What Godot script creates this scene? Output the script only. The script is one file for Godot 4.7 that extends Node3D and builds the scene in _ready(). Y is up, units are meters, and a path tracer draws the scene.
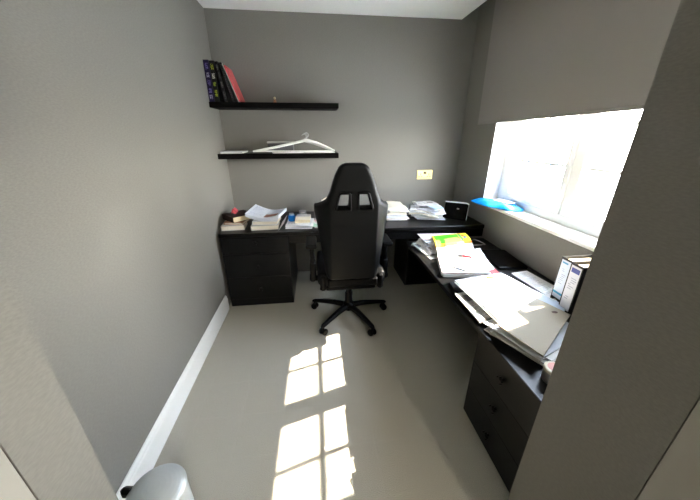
extends Node3D
# A small grey home office seen from its doorway.

var M := {}
var used := {}

# ---------------------------------------------------------------- naming
func numbered(n: String) -> String:
	if not used.has(n):
		used[n] = 0
		return n
	used[n] += 1
	return "%s_%03d" % [n, used[n]]

func tag(o: Node, label: String, category: String, group := "") -> Node:
	o.set_meta("label", label)
	o.set_meta("category", category)
	if group != "":
		o.set_meta("group", group)
	return o

func thing(called: String, label: String, category: String, at := Vector3.ZERO, turn := 0.0, group := "") -> Node3D:
	var o := Node3D.new()
	o.name = numbered(called)
	add_child(o, true)
	o.position = at
	o.rotation_degrees.y = turn
	tag(o, label, category, group)
	return o

func obj(called: String, mesh: Mesh, m: Material, parent: Node = null, at := Vector3.ZERO, rot := Vector3.ZERO) -> MeshInstance3D:
	var o := MeshInstance3D.new()
	o.mesh = mesh
	o.material_override = m
	o.cast_shadow = GeometryInstance3D.SHADOW_CASTING_SETTING_ON
	if parent == null:
		o.name = numbered(called)
		add_child(o, true)
	else:
		o.name = called
		parent.add_child(o, true)
	o.position = at
	o.rotation_degrees = rot
	return o

func struct(called: String, mesh: Mesh, m: Material) -> MeshInstance3D:
	var o := obj(called, mesh, m)
	o.set_meta("kind", "structure")
	return o

# ---------------------------------------------------------------- shapes
func start() -> SurfaceTool:
	var st := SurfaceTool.new()
	st.begin(Mesh.PRIMITIVE_TRIANGLES)
	return st

func tri(st: SurfaceTool, a: Vector3, b: Vector3, c: Vector3, mid: Vector3) -> void:
	var n := (b - a).cross(c - a)
	if n.length() < 1e-12:
		return
	n = n.normalized()
	var flip := n.dot((a + b + c) / 3.0 - mid) < 0.0
	if flip:
		n = -n
	var vs := [a, b, c] if flip else [a, c, b]
	for v in vs:
		st.set_normal(n)
		st.set_uv(Vector2(v.x, v.z))
		st.add_vertex(v)

# three [vertex, normal, uv] laid so that the front faces along the normals
func face(st: SurfaceTool, a: Array, b: Array, c: Array) -> void:
	var n: Vector3 = (b[0] - a[0]).cross(c[0] - a[0])
	for e in ([a, c, b] if n.dot(a[1] + b[1] + c[1]) > 0.0 else [a, b, c]):
		st.set_normal(e[1])
		st.set_uv(e[2])
		st.add_vertex(e[0])

func quad(st: SurfaceTool, a: Vector3, b: Vector3, c: Vector3, d: Vector3, mid: Vector3) -> void:
	tri(st, a, b, c, mid)
	tri(st, a, c, d, mid)

# chamfered box
func cbox(st: SurfaceTool, c: Vector3, s: Vector3, bev := 0.003, bs := Basis.IDENTITY) -> void:
	var h := s * 0.5
	bev = minf(bev, minf(h.x, minf(h.y, h.z)) * 0.9)
	var P := func(axis: int, sx: float, sy: float, sz: float) -> Vector3:
		var v := Vector3(sx * (h.x - bev), sy * (h.y - bev), sz * (h.z - bev))
		v[axis] = [sx * h.x, sy * h.y, sz * h.z][axis]
		return c + bs * v
	for ax in 3:
		var b := (ax + 1) % 3
		var d := (ax + 2) % 3
		for s1 in [-1.0, 1.0]:
			var q := []
			for pr in [[-1.0, -1.0], [1.0, -1.0], [1.0, 1.0], [-1.0, 1.0]]:
				var e := [0.0, 0.0, 0.0]
				e[ax] = s1
				e[b] = pr[0]
				e[d] = pr[1]
				q.append(P.call(ax, e[0], e[1], e[2]))
			quad(st, q[0], q[1], q[2], q[3], c)
		# edges parallel to ax
		for s1 in [-1.0, 1.0]:
			for s2 in [-1.0, 1.0]:
				var lo := [0.0, 0.0, 0.0]
				lo[ax] = -1.0
				lo[b] = s1
				lo[d] = s2
				var hi := lo.duplicate()
				hi[ax] = 1.0
				quad(st, P.call(b, lo[0], lo[1], lo[2]), P.call(b, hi[0], hi[1], hi[2]), P.call(d, hi[0], hi[1], hi[2]), P.call(d, lo[0], lo[1], lo[2]), c)
	for sx in [-1.0, 1.0]:
		for sy in [-1.0, 1.0]:
			for sz in [-1.0, 1.0]:
				tri(st, P.call(0, sx, sy, sz), P.call(1, sx, sy, sz), P.call(2, sx, sy, sz), c)

func boxm(s: Vector3, bev := 0.003, off := Vector3.ZERO) -> ArrayMesh:
	var st := start()
	cbox(st, off, s, bev)
	return st.commit()

# box given by its two corners, in world or parent space
func span(st: SurfaceTool, a: Vector3, b: Vector3, bev := 0.0) -> void:
	cbox(st, (a + b) * 0.5, (b - a).abs(), maxf(bev, 0.0004))

func spanm(a: Vector3, b: Vector3, bev := 0.0) -> ArrayMesh:
	var st := start()
	span(st, a, b, bev)
	return st.commit()

# round shape spun about y, smooth; profile of Vector2(radius, height)
func lathe(st: SurfaceTool, prof: Array, segs := 24, t := Transform3D.IDENTITY, sharp := true) -> void:
	for i in prof.size() - 1:
		var p: Vector2 = prof[i]
		var q: Vector2 = prof[i + 1]
		var dn := Vector2(q.y - p.y, p.x - q.x).normalized()
		for k in segs:
			var a0 := TAU * k / segs
			var a1 := TAU * (k + 1) / segs
			var L := func(pt: Vector2, an: float) -> Array:
				return [t * Vector3(cos(an) * pt.x, pt.y, sin(an) * pt.x), (t.basis * Vector3(cos(an) * dn.x, dn.y, sin(an) * dn.x)).normalized(), Vector2(pt.x * cos(an), pt.x * sin(an))]
			face(st, L.call(p, a0), L.call(q, a0), L.call(q, a1))
			face(st, L.call(p, a0), L.call(q, a1), L.call(p, a1))

func lathem(prof: Array, segs := 24, t := Transform3D.IDENTITY) -> ArrayMesh:
	var st := start()
	lathe(st, prof, segs, t)
	return st.commit()

# round tube along points, with a radius for each
func tube(st: SurfaceTool, pts: Array, rad: Array, segs := 10, flat := 1.0) -> void:
	var rings := []
	var side := Vector3.ZERO
	for i in pts.size():
		var f: Vector3 = (pts[mini(i + 1, pts.size() - 1)] - pts[maxi(i - 1, 0)]).normalized()
		if side == Vector3.ZERO:
			side = f.cross(Vector3.UP if absf(f.y) < 0.9 else Vector3.RIGHT).normalized()
		else:
			side = (side - f * side.dot(f)).normalized()
		var up := side.cross(f)
		var r: float = rad[mini(i, rad.size() - 1)]
		var ring := []
		for k in segs:
			var a := TAU * k / segs
			var n := side * cos(a) + up * sin(a) * flat
			ring.append([pts[i] + n * r, n.normalized(), Vector2(k * 0.01, i * 0.01)])
		rings.append(ring)
	for i in rings.size() - 1:
		for k in segs:
			var k2 := (k + 1) % segs
			face(st, rings[i][k], rings[i + 1][k], rings[i + 1][k2])
			face(st, rings[i][k], rings[i + 1][k2], rings[i][k2])
	for e in [[0, 1], [rings.size() - 1, rings.size() - 2]]:
		var mid: Vector3 = pts[e[0]]
		for k in segs:
			tri(st, mid, rings[e[0]][k][0], rings[e[0]][(k + 1) % segs][0], pts[e[1]])

func tubem(pts: Array, rad: Array, segs := 10, flat := 1.0) -> ArrayMesh:
	var st := start()
	tube(st, pts, rad, segs, flat)
	return st.commit()

# flat outline (x, z) with a thickness, lying on y0
func slab(st: SurfaceTool, poly: PackedVector2Array, y0: float, y1: float) -> void:
	var idx := Geometry2D.triangulate_polygon(poly)
	var far := Vector3(0, 1e4, 0)
	for i in range(0, idx.size(), 3):
		var p := [poly[idx[i]], poly[idx[i + 1]], poly[idx[i + 2]]]
		tri(st, Vector3(p[0].x, y1, p[0].y), Vector3(p[1].x, y1, p[1].y), Vector3(p[2].x, y1, p[2].y), -far)
		tri(st, Vector3(p[0].x, y0, p[0].y), Vector3(p[1].x, y0, p[1].y), Vector3(p[2].x, y0, p[2].y), far)
	var ccw := not Geometry2D.is_polygon_clockwise(poly)
	for i in poly.size():
		var a := poly[i]
		var b := poly[(i + 1) % poly.size()]
		var n := Vector3(b.y - a.y, 0, a.x - b.x) * (1.0 if ccw else -1.0)
		var m := Vector3((a.x + b.x) * 0.5, (y0 + y1) * 0.5, (a.y + b.y) * 0.5) - n.normalized()
		quad(st, Vector3(a.x, y0, a.y), Vector3(b.x, y0, b.y), Vector3(b.x, y1, b.y), Vector3(a.x, y1, a.y), m)

# surface of a field (surface nets), smooth
func net(f: Callable, lo: Vector3, hi: Vector3, cell: float) -> ArrayMesh:
	var nx := int(ceil((hi.x - lo.x) / cell)) + 1
	var ny := int(ceil((hi.y - lo.y) / cell)) + 1
	var nz := int(ceil((hi.z - lo.z) / cell)) + 1
	var val := PackedFloat32Array()
	val.resize(nx * ny * nz)
	for k in nz:
		for j in ny:
			for i in nx:
				val[(k * ny + j) * nx + i] = f.call(lo + Vector3(i, j, k) * cell)
	var vid := PackedInt32Array()
	vid.resize(nx * ny * nz)
	vid.fill(-1)
	var vs := PackedVector3Array()
	var E := [[0, 1], [2, 3], [4, 5], [6, 7], [0, 2], [1, 3], [4, 6], [5, 7], [0, 4], [1, 5], [2, 6], [3, 7]]
	for k in nz - 1:
		for j in ny - 1:
			for i in nx - 1:
				var c := PackedFloat32Array()
				var neg := 0
				for q in 8:
					var v := val[((k + (q >> 2)) * ny + j + ((q >> 1) & 1)) * nx + i + (q & 1)]
					c.append(v)
					if v < 0.0:
						neg += 1
				if neg == 0 or neg == 8:
					continue
				var sum := Vector3.ZERO
				var cnt := 0
				for e in E:
					var a: int = e[0]
					var b: int = e[1]
					if (c[a] < 0.0) != (c[b] < 0.0):
						var t := c[a] / (c[a] - c[b])
						sum += Vector3(a & 1, (a >> 1) & 1, a >> 2).lerp(Vector3(b & 1, (b >> 1) & 1, b >> 2), t)
						cnt += 1
				vid[(k * ny + j) * nx + i] = vs.size()
				vs.append(lo + (Vector3(i, j, k) + sum / cnt) * cell)
	var ns := PackedVector3Array()
	var e := cell * 0.5
	for v in vs:
		ns.append(Vector3(f.call(v + Vector3(e, 0, 0)) - f.call(v - Vector3(e, 0, 0)), f.call(v + Vector3(0, e, 0)) - f.call(v - Vector3(0, e, 0)), f.call(v + Vector3(0, 0, e)) - f.call(v - Vector3(0, 0, e))).normalized())
	var ix := PackedInt32Array()
	var S := [1, nx, nx * ny]
	for k in range(1, nz - 1):
		for j in range(1, ny - 1):
			for i in range(1, nx - 1):
				var o := (k * ny + j) * nx + i
				for ax in 3:
					var s0 := val[o] < 0.0
					if s0 == (val[o + S[ax]] < 0.0):
						continue
					var b: int = S[(ax + 1) % 3]
					var d: int = S[(ax + 2) % 3]
					var q := [vid[o - b - d], vid[o - d], vid[o], vid[o - b]]
					if q.min() < 0:
						continue
					if s0:
						ix.append_array([q[0], q[2], q[1], q[0], q[3], q[2]])
					else:
						ix.append_array([q[0], q[1], q[2], q[0], q[2], q[3]])
	var arr := []
	arr.resize(Mesh.ARRAY_MAX)
	arr[Mesh.ARRAY_VERTEX] = vs
	arr[Mesh.ARRAY_NORMAL] = ns
	arr[Mesh.ARRAY_INDEX] = ix
	var m := ArrayMesh.new()
	m.add_surface_from_arrays(Mesh.PRIMITIVE_TRIANGLES, arr)
	return m

# a sheet of paper or card between four corners (x, z), lying on height y; lift(u, v) bends it
func sheet_mesh(c: Array, th: float, lift: Callable, mid: Vector2, n := 8) -> ArrayMesh:
	var st := start()
	var P := func(u: float, v: float) -> Vector3:
		var p: Vector2 = (c[0] as Vector2).lerp(c[1], u).lerp((c[3] as Vector2).lerp(c[2], u), v) - mid
		return Vector3(p.x, lift.call(u, v), p.y)
	var up := Vector3(0, th, 0)
	var e := 0.02
	var put := func(u: float, v: float, top: bool) -> Array:
		var du: Vector3 = P.call(minf(u + e, 1.0), v) - P.call(maxf(u - e, 0.0), v)
		var dv: Vector3 = P.call(u, minf(v + e, 1.0)) - P.call(u, maxf(v - e, 0.0))
		var nn := dv.cross(du).normalized()
		if nn.y < 0.0:
			nn = -nn
		return [P.call(u, v) + (up if top else Vector3.ZERO), nn if top else -nn, Vector2(u, v)]
	for i in n:
		for j in n:
			var u0 := float(i) / n
			var u1 := float(i + 1) / n
			var v0 := float(j) / n
			var v1 := float(j + 1) / n
			for t in [true, false]:
				face(st, put.call(u0, v0, t), put.call(u1, v0, t), put.call(u1, v1, t))
				face(st, put.call(u0, v0, t), put.call(u1, v1, t), put.call(u0, v1, t))
	for i in n:
		var a := float(i) / n
		var b := float(i + 1) / n
		for q in [[Vector2(a, 0), Vector2(b, 0)], [Vector2(a, 1), Vector2(b, 1)], [Vector2(0, a), Vector2(0, b)], [Vector2(1, a), Vector2(1, b)]]:
			var p0: Vector3 = P.call(q[0].x, q[0].y)
			var p1: Vector3 = P.call(q[1].x, q[1].y)
			var nn := (p1 - p0).cross(up).normalized()
			var ctr: Vector3 = P.call(0.5, 0.5)
			if nn.dot(p0 - ctr) < 0.0:
				nn = -nn
			var uv := Vector2(0.01, 0.01)
			face(st, [p0, nn, uv], [p1, nn, uv], [p1 + up, nn, uv])
			face(st, [p0, nn, uv], [p1 + up, nn, uv], [p0 + up, nn, uv])
	return st.commit()

func flat(_u: float, _v: float) -> float:
	return 0.0

# a sheet given by world corners on height y
func sheet(called: String, label: String, category: String, c: Array, y: float, th: float, m: Material, lift: Variant = null, group := "") -> MeshInstance3D:
	var mid: Vector2 = (c[0] + c[1] + c[2] + c[3]) / 4.0
	var o := obj(called, sheet_mesh(c, th, flat if lift == null else lift, mid), m, null, Vector3(mid.x, y, mid.y))
	tag(o, label, category, group)
	return o

func rect(w: float, d: float, turn := 0.0, at := Vector2.ZERO) -> Array:
	var o := []
	for p in [Vector2(-w, -d), Vector2(w, -d), Vector2(w, d), Vector2(-w, d)]:
		o.append((p * 0.5).rotated(deg_to_rad(turn)) + at)
	return o

func rank(i: int, n: int) -> String:
	if i == n - 1:
		return "topmost sheet"
	if i == 0:
		return "lowest sheet"
	var words := ["", "second", "third", "fourth", "fifth", "sixth", "seventh", "eighth", "ninth", "tenth"]
	if i <= n / 2:
		return words[i] + " from the bottom"
	return words[n - 1 - i] + " from the top"

# a pile of loose sheets, each one an object; returns the height of its top
func pile(label: String, group: String, at: Vector3, w: float, d: float, turn: float, n: int, th: float, mess: float, mats: Array, sd: int) -> float:
	var g := RandomNumberGenerator.new()
	g.seed = sd
	var y := at.y
	# all sheets of a pile follow one uneven surface, the higher the more, so that none cuts another
	var p0 := g.randf() * TAU
	var p1 := g.randf() * TAU
	for i in n:
		var t := th * g.randf_range(0.6, 1.4)
		var sx := g.randf_range(0.84, 1.06)
		var sz := g.randf_range(0.84, 1.06)
		var k := mess * 1.0 * float(i) / n
		var c := rect(w * sx, d * sz, turn + g.randf_range(-1, 1) * mess * 420.0, Vector2(at.x, at.z) + Vector2(g.randf_range(-1, 1), g.randf_range(-1, 1)) * mess)
		var wave := func(u: float, v: float) -> float:
			var q: Vector2 = (c[0] as Vector2).lerp(c[1], u).lerp((c[3] as Vector2).lerp(c[2], u), v)
			return k * (0.5 + 0.3 * sin(q.x * 21.0 + p0) + 0.2 * sin(q.y * 27.0 + q.x * 11.0 + p1))
		sheet("paper_sheet", label + ", " + rank(i, n), "paper", c, y, t, mats[g.randi() % mats.size()], wave, group)
		y += t * 1.10
	y += mess
	return y

# ---------------------------------------------------------------- materials
func mat(c: Color, rough := 0.6, metal := 0.0) -> StandardMaterial3D:
	var m := StandardMaterial3D.new()
	m.albedo_color = c
	m.roughness = rough
	m.metallic = metal
	m.cull_mode = BaseMaterial3D.CULL_DISABLED
	m.metallic_specular = 0.35
	return m

func noise_tex(freq: float, a: Color, b: Color, as_normal := false, strength := 1.0, size := 512, sd := 1, oct := 4) -> NoiseTexture2D:
	var n := FastNoiseLite.new()
	n.noise_type = FastNoiseLite.TYPE_SIMPLEX_SMOOTH
	n.frequency = freq
	n.fractal_octaves = oct
	n.seed = sd
	var t := NoiseTexture2D.new()
	t.width = size
	t.height = size
	t.seamless = true
	t.noise = n
	if as_normal:
		t.as_normal_map = true
		t.bump_strength = strength
	else:
		var g := Gradient.new()
		g.set_color(0, a)
		g.set_color(1, b)
		t.color_ramp = g
	return t

# albedo speckled round a colour, with fine relief, in world space
func rough_mat(c: Color, vary: float, scale: Vector3, bump: float, rough: float, freq := 0.05, sd := 1) -> StandardMaterial3D:
	var m := mat(Color.WHITE, rough)
	m.albedo_texture = noise_tex(freq, c * (1.0 - vary), c * (1.0 + vary), false, 1.0, 512, sd)
	m.normal_enabled = true
	m.normal_texture = noise_tex(freq, c, c, true, bump, 512, sd + 7)
	m.normal_scale = 1.0
	m.uv1_triplanar = true
	m.uv1_world_triplanar = true
	m.uv1_scale = scale
	return m

# a printed page: grey text lines, boxes and blocks on a paper colour
func print_mat(paper: Color, ink: Color, sd: int, blocks: Array = [], cols := 1, dens := 0.8) -> StandardMaterial3D:
	var g := RandomNumberGenerator.new()
	g.seed = sd
	var im := Image.create(256, 256, false, Image.FORMAT_RGB8)
	im.fill(paper)
	for cidx in cols:
		var x0 := 18 + cidx * (220 / cols)
		var w := 220 / cols - 10
		var y := 20
		while y < 236:
			if g.randf() < dens:
				var x := x0
				var to := x0 + int(w * g.randf_range(0.5, 1.0))
				while x < to:
					var ww := g.randi_range(5, 16)
					im.fill_rect(Rect2i(x, y, mini(ww, to - x), 3), ink)
					x += ww + 4
			y += 8
	for b in blocks:
		im.fill_rect(Rect2i(b[0], b[1], b[2], b[3]), b[4])
	var m := mat(Color.WHITE, 0.75)
	m.albedo_texture = ImageTexture.create_from_image(im)
	return m

func make_materials() -> void:
	M.wall = rough_mat(Color(0.50, 0.491, 0.468), 0.045, Vector3(2.6, 9.0, 2.6), 0.9, 0.85, 0.04, 3)
	M.carpet = rough_mat(Color(0.755, 0.735, 0.68), 0.13, Vector3(4, 4, 4), 9.0, 0.97, 0.12, 5)
	M.ceiling = rough_mat(Color(0.945, 0.95, 0.94), 0.01, Vector3(1.5, 1.5, 1.5), 0.8, 0.9, 0.05, 9)
	M.white = mat(Color(0.93, 0.93, 0.915), 0.4)
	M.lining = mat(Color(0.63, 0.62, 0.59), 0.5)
	M.hall = mat(Color(0.82, 0.81, 0.79), 0.8)
	M.desk = rough_mat(Color(0.038, 0.038, 0.039), 0.15, Vector3(2, 2, 9), 0.15, 0.33, 0.05, 11)
	M.shelf = rough_mat(Color(0.05, 0.046, 0.045), 0.15, Vector3(9, 2, 2), 0.5, 0.5, 0.05, 13)
	M.desk.metallic_specular = 0.36
	M.shelf.metallic_specular = 0.16
	M.knob = mat(Color(0.03, 0.03, 0.03), 0.35)
	M.blind = rough_mat(Color(0.585, 0.565, 0.545), 0.03, Vector3(7, 7, 7), 1.2, 0.9, 0.2, 15)
	M.leather = rough_mat(Color(0.04, 0.046, 0.05), 0.1, Vector3(6, 6, 6), 1.0, 0.48, 0.25, 17)
	M.leather.metallic_specular = 0.3
	M.plastic = mat(Color(0.03, 0.03, 0.032), 0.45)
	M.plastic.metallic_specular = 0.25
	M.steel = mat(Color(0.72, 0.72, 0.73), 0.3, 1.0)
	M.satin = mat(Color(0.80, 0.82, 0.82), 0.42, 0.35)
	M.brass = mat(Color(0.93, 0.82, 0.50), 0.35, 0.55)
	M.paper = mat(Color(0.92, 0.92, 0.91), 0.8)
	M.paper2 = mat(Color(0.86, 0.87, 0.89), 0.8)
	M.paper3 = mat(Color(0.90, 0.87, 0.80), 0.8)
	M.paper4 = mat(Color(0.74, 0.73, 0.72), 0.8)
	M.cream = mat(Color(0.85, 0.79, 0.65), 0.8)
	M.text = print_mat(Color(0.92, 0.92, 0.92), Color(0.62, 0.63, 0.66), 3)
	M.text2 = print_mat(Color(0.90, 0.90, 0.91), Color(0.55, 0.56, 0.60), 5, [[20, 14, 90, 16, Color(0.55, 0.6, 0.75)]], 2)
	M.text3 = print_mat(Color(0.93, 0.93, 0.93), Color(0.70, 0.70, 0.72), 8, [], 1, 0.5)
	M.news = print_mat(Color(0.78, 0.77, 0.75), Color(0.45, 0.45, 0.46), 7, [[30, 30, 90, 60, Color(0.4, 0.4, 0.42)], [140, 120, 80, 70, Color(0.5, 0.47, 0.46)]], 3)
	M.magblue = print_mat(Color(0.84, 0.86, 0.90), Color(0.60, 0.64, 0.74), 9, [[130, 150, 100, 80, Color(0.62, 0.45, 0.40)]], 2)
	M.pink = print_mat(Color(0.94, 0.84, 0.86), Color(0.80, 0.62, 0.68), 11, [], 1, 0.5)
	var gb := [[0, 0, 256, 256, Color(0.93, 0.93, 0.92)], [0, 0, 256, 142, Color(0.95, 0.82, 0.20)], [12, 8, 172, 108, Color(0.30, 0.80, 0.12)], [188, 14, 18, 96, Color(0.25, 0.55, 0.30)], [208, 30, 20, 22, Color(0.85, 0.25, 0.15)], [212, 60, 24, 26, Color(0.20, 0.35, 0.60)], [0, 121, 256, 21, Color(0.92, 0.52, 0.16)], [60, 124, 60, 12, Color(0.75, 0.22, 0.16)], [150, 122, 50, 16, Color(0.96, 0.88, 0.5)]]
	M.magazine = print_mat(Color(0.93, 0.93, 0.92), Color(0.9, 0.9, 0.9), 13, gb)
	M.manila = rough_mat(Color(0.63, 0.595, 0.53), 0.03, Vector3(4, 4, 4), 0.3, 0.8, 0.1, 19)
	M.black = mat(Color(0.035, 0.035, 0.037), 0.4)
	M.gloss = mat(Color(0.02, 0.02, 0.022), 0.2)
	M.gloss.metallic_specular = 0.2
	M.grey = mat(Color(0.38, 0.38, 0.39), 0.5)
	M.blue = mat(Color(0.05, 0.42, 0.72), 0.45)
	M.bag = rough_mat(Color(0.03, 0.50, 0.80), 0.06, Vector3(6, 6, 6), 4.0, 0.4, 0.05, 21)
	M.red = mat(Color(0.82, 0.10, 0.14), 0.4)
	M.redfolder = mat(Color(0.84, 0.36, 0.37), 0.5)
	M.brown = mat(Color(0.16, 0.11, 0.095), 0.6)
	M.yellow = mat(Color(0.95, 0.80, 0.12), 0.5)
	M.tan = mat(Color(0.72, 0.52, 0.40), 0.6)
	M.purple = spine_mat(Color(0.10, 0.07, 0.22), [Color(0.42, 0.38, 0.62), Color(0.62, 0.60, 0.72), Color(0.36, 0.30, 0.55)], 2)
	M.darkspine = spine_mat(Color(0.04, 0.04, 0.05), [Color(0.62, 0.68, 0.18), Color(0.80, 0.80, 0.78), Color(0.58, 0.66, 0.2)], 4)
	M.darkspine2 = spine_mat(Color(0.035, 0.035, 0.04), [Color(0.5, 0.5, 0.5), Color(0.4, 0.4, 0.4)], 6)
	M.purplecover = mat(Color(0.10, 0.07, 0.20), 0.5)
	var gl := mat(Color(0.95, 0.97, 1.0, 0.06), 0.0)
	gl.transparency = BaseMaterial3D.TRANSPARENCY_ALPHA
	M.glass = gl
	M.ground = rough_mat(Color(0.90, 0.89, 0.86), 0.08, Vector3(0.4, 0.4, 0.4), 1.0, 0.95, 0.05, 23)
	var gw := mat(Color(1, 1, 0.97), 0.5)
	gw.emission_enabled = true
	gw.emission = Color(1.0, 0.94, 0.84)
	gw.emission_energy_multiplier = 2.0
	M.globe = gw

# the print on a book's spine: blotches of lettering too small to read
func spine_mat(base: Color, inks: Array, sd: int) -> StandardMaterial3D:
	var g := RandomNumberGenerator.new()
	g.seed = sd
	var im := Image.create(32, 256, false, Image.FORMAT_RGB8)
	im.fill(base)
	var y := 16
	var k := 0
	while y < 236:
		var h := g.randi_range(26, 44)
		var ink: Color = inks[k % inks.size()]
		for yy in range(y, mini(y + h, 240), 3):
			for xx in range(7, 25, 3):
				if g.randf() < 0.6:
					im.fill_rect(Rect2i(xx, yy, 3, 3), ink)
		y += h + g.randi_range(10, 26)
		k += 1
	var m := mat(Color.WHITE, 0.4)
	m.albedo_texture = ImageTexture.create_from_image(im)
	return m

# ---------------------------------------------------------------- build
const W := 2.465
const H := 2.533
const WZ0 := 0.60
const WZ1 := 2.07
const WY0 := 0.945
const WY1 := 2.25

func _ready() -> void:
	make_materials()
	var cam := Camera3D.new()
	cam.name = "camera"
	add_child(cam)
	cam.position = Vector3(0.886, 1.546, 3.157)
	cam.rotation_degrees = Vector3(-22.17, -6.66, 0)
	cam.fov = 82.22
	cam.near = 0.02
	cam.far = 200.0
	cam.current = true
	var we := WorldEnvironment.new()
	we.name = "environment"
	var env := Environment.new()
	env.tonemap_mode = Environment.TONE_MAPPER_LINEAR
	env.tonemap_exposure = 2.8
	env.background_mode = Environment.BG_SKY
	env.sdfgi_enabled = true
	env.ssao_enabled = true
	env.ssil_enabled = true
	var sky := Sky.new()
	var sm := ProceduralSkyMaterial.new()
	sm.sky_top_color = Color(0.58, 0.63, 0.70)
	sm.sky_horizon_color = Color(1.0, 0.99, 0.96)
	sm.ground_bottom_color = Color(0.62, 0.60, 0.56)
	sm.ground_horizon_color = Color(0.85, 0.86, 0.86)
	sm.sun_angle_max = 1.0
	sky.sky_material = sm
	env.sky = sky
	env.background_energy_multiplier = 35.0
	we.environment = env
	add_child(we)
	var sun := DirectionalLight3D.new()
	sun.name = "sun"
	add_child(sun)
	sun.look_at_from_position(Vector3(1.0, 0.905, -0.28) * 10.0, Vector3.ZERO, Vector3.UP)
	sun.light_color = Color(1.0, 0.95, 0.87)
	sun.light_energy = 6.0
	sun.light_angular_distance = 0.53
	sun.shadow_enabled = true

	build_room()
	build_window()
	build_hall()
	build_desks()
	build_shelves()
	build_chair()
	build_left_desk_things()
	build_right_back_things()
	build_right_desk_things()
	build_small_room_things()

func build_room() -> void:
	struct("floor", spanm(Vector3(-0.75, -0.12, -0.15), Vector3(2.9, 0, 6.3)), M.carpet)
	var st := start()
	span(st, Vector3(-0.15, 0, -0.15), Vector3(0, 2.8, 2.72))
	struct("wall_left", st.commit(), M.wall)
	struct("wall_back", spanm(Vector3(0, 0, -0.15), Vector3(2.765, 2.8, 0)), M.wall)
	# window wall, open at the window
	st = start()
	span(st, Vector3(W, 0, 0), Vector3(W + 0.3, WY0 - 0.03, 2.82))
	span(st, Vector3(W, WY1, 0), Vector3(W + 0.3, 2.8, 2.82))
	span(st, Vector3(W, WY0 - 0.03, 0), Vector3(W + 0.3, WY1, WZ0))
	span(st, Vector3(W, WY0 - 0.03, WZ1), Vector3(W + 0.3, WY1, 2.82))
	struct("wall_right", st.commit(), M.wall)
	# lowered ceiling that stops short of the window wall, and the slot above
	struct("ceiling", spanm(Vector3(-0.15, H, -0.01), Vector3(2.31, 2.8, 2.82)), M.ceiling)
	struct("ceiling_recess", spanm(Vector3(2.311, 2.74, -0.01), Vector3(2.765, 2.8, 2.82)), M.wall)
	# front wall with the doorway
	st = start()
	span(st, Vector3(-0.75, 0, 2.72), Vector3(0.42, 2.8, 2.825))
	span(st, Vector3(1.62, 0, 2.525), Vector3(W, 2.8, 2.825))
	span(st, Vector3(W, 0, 2.82), Vector3(2.9, 2.8, 2.98))
	span(st, Vector3(0.42, 2.1, 2.72), Vector3(1.62, 2.8, 2.825))
	struct("wall_front", st.commit(), M.wall)
	# white door lining
	st = start()
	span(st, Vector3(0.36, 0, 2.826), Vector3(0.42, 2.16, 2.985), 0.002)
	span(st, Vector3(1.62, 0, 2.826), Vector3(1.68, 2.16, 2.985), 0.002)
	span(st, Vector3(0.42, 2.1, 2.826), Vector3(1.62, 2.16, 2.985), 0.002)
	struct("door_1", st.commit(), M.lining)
	# skirting along the left wall: board with a moulded top
	st = start()
	var prof := [Vector2(0, 0), Vector2(0.018, 0), Vector2(0.018, 0.118), Vector2(0.013, 0.126), Vector2(0.013, 0.136), Vector2(0.006, 0.150), Vector2(0, 0.152)]
	var poly := PackedVector2Array(prof)
	var sk := start()
	slab(sk, poly, -2.719, -0.73)
	var o := struct("baseboard_left", sk.commit(), M.white)
	# profile plane (x, y) swept along z
	o.transform = Transform3D(Basis(Vector3(1, 0, 0), Vector3(0, 0, -1), Vector3(0, 1, 0)), Vector3.ZERO)

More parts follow.
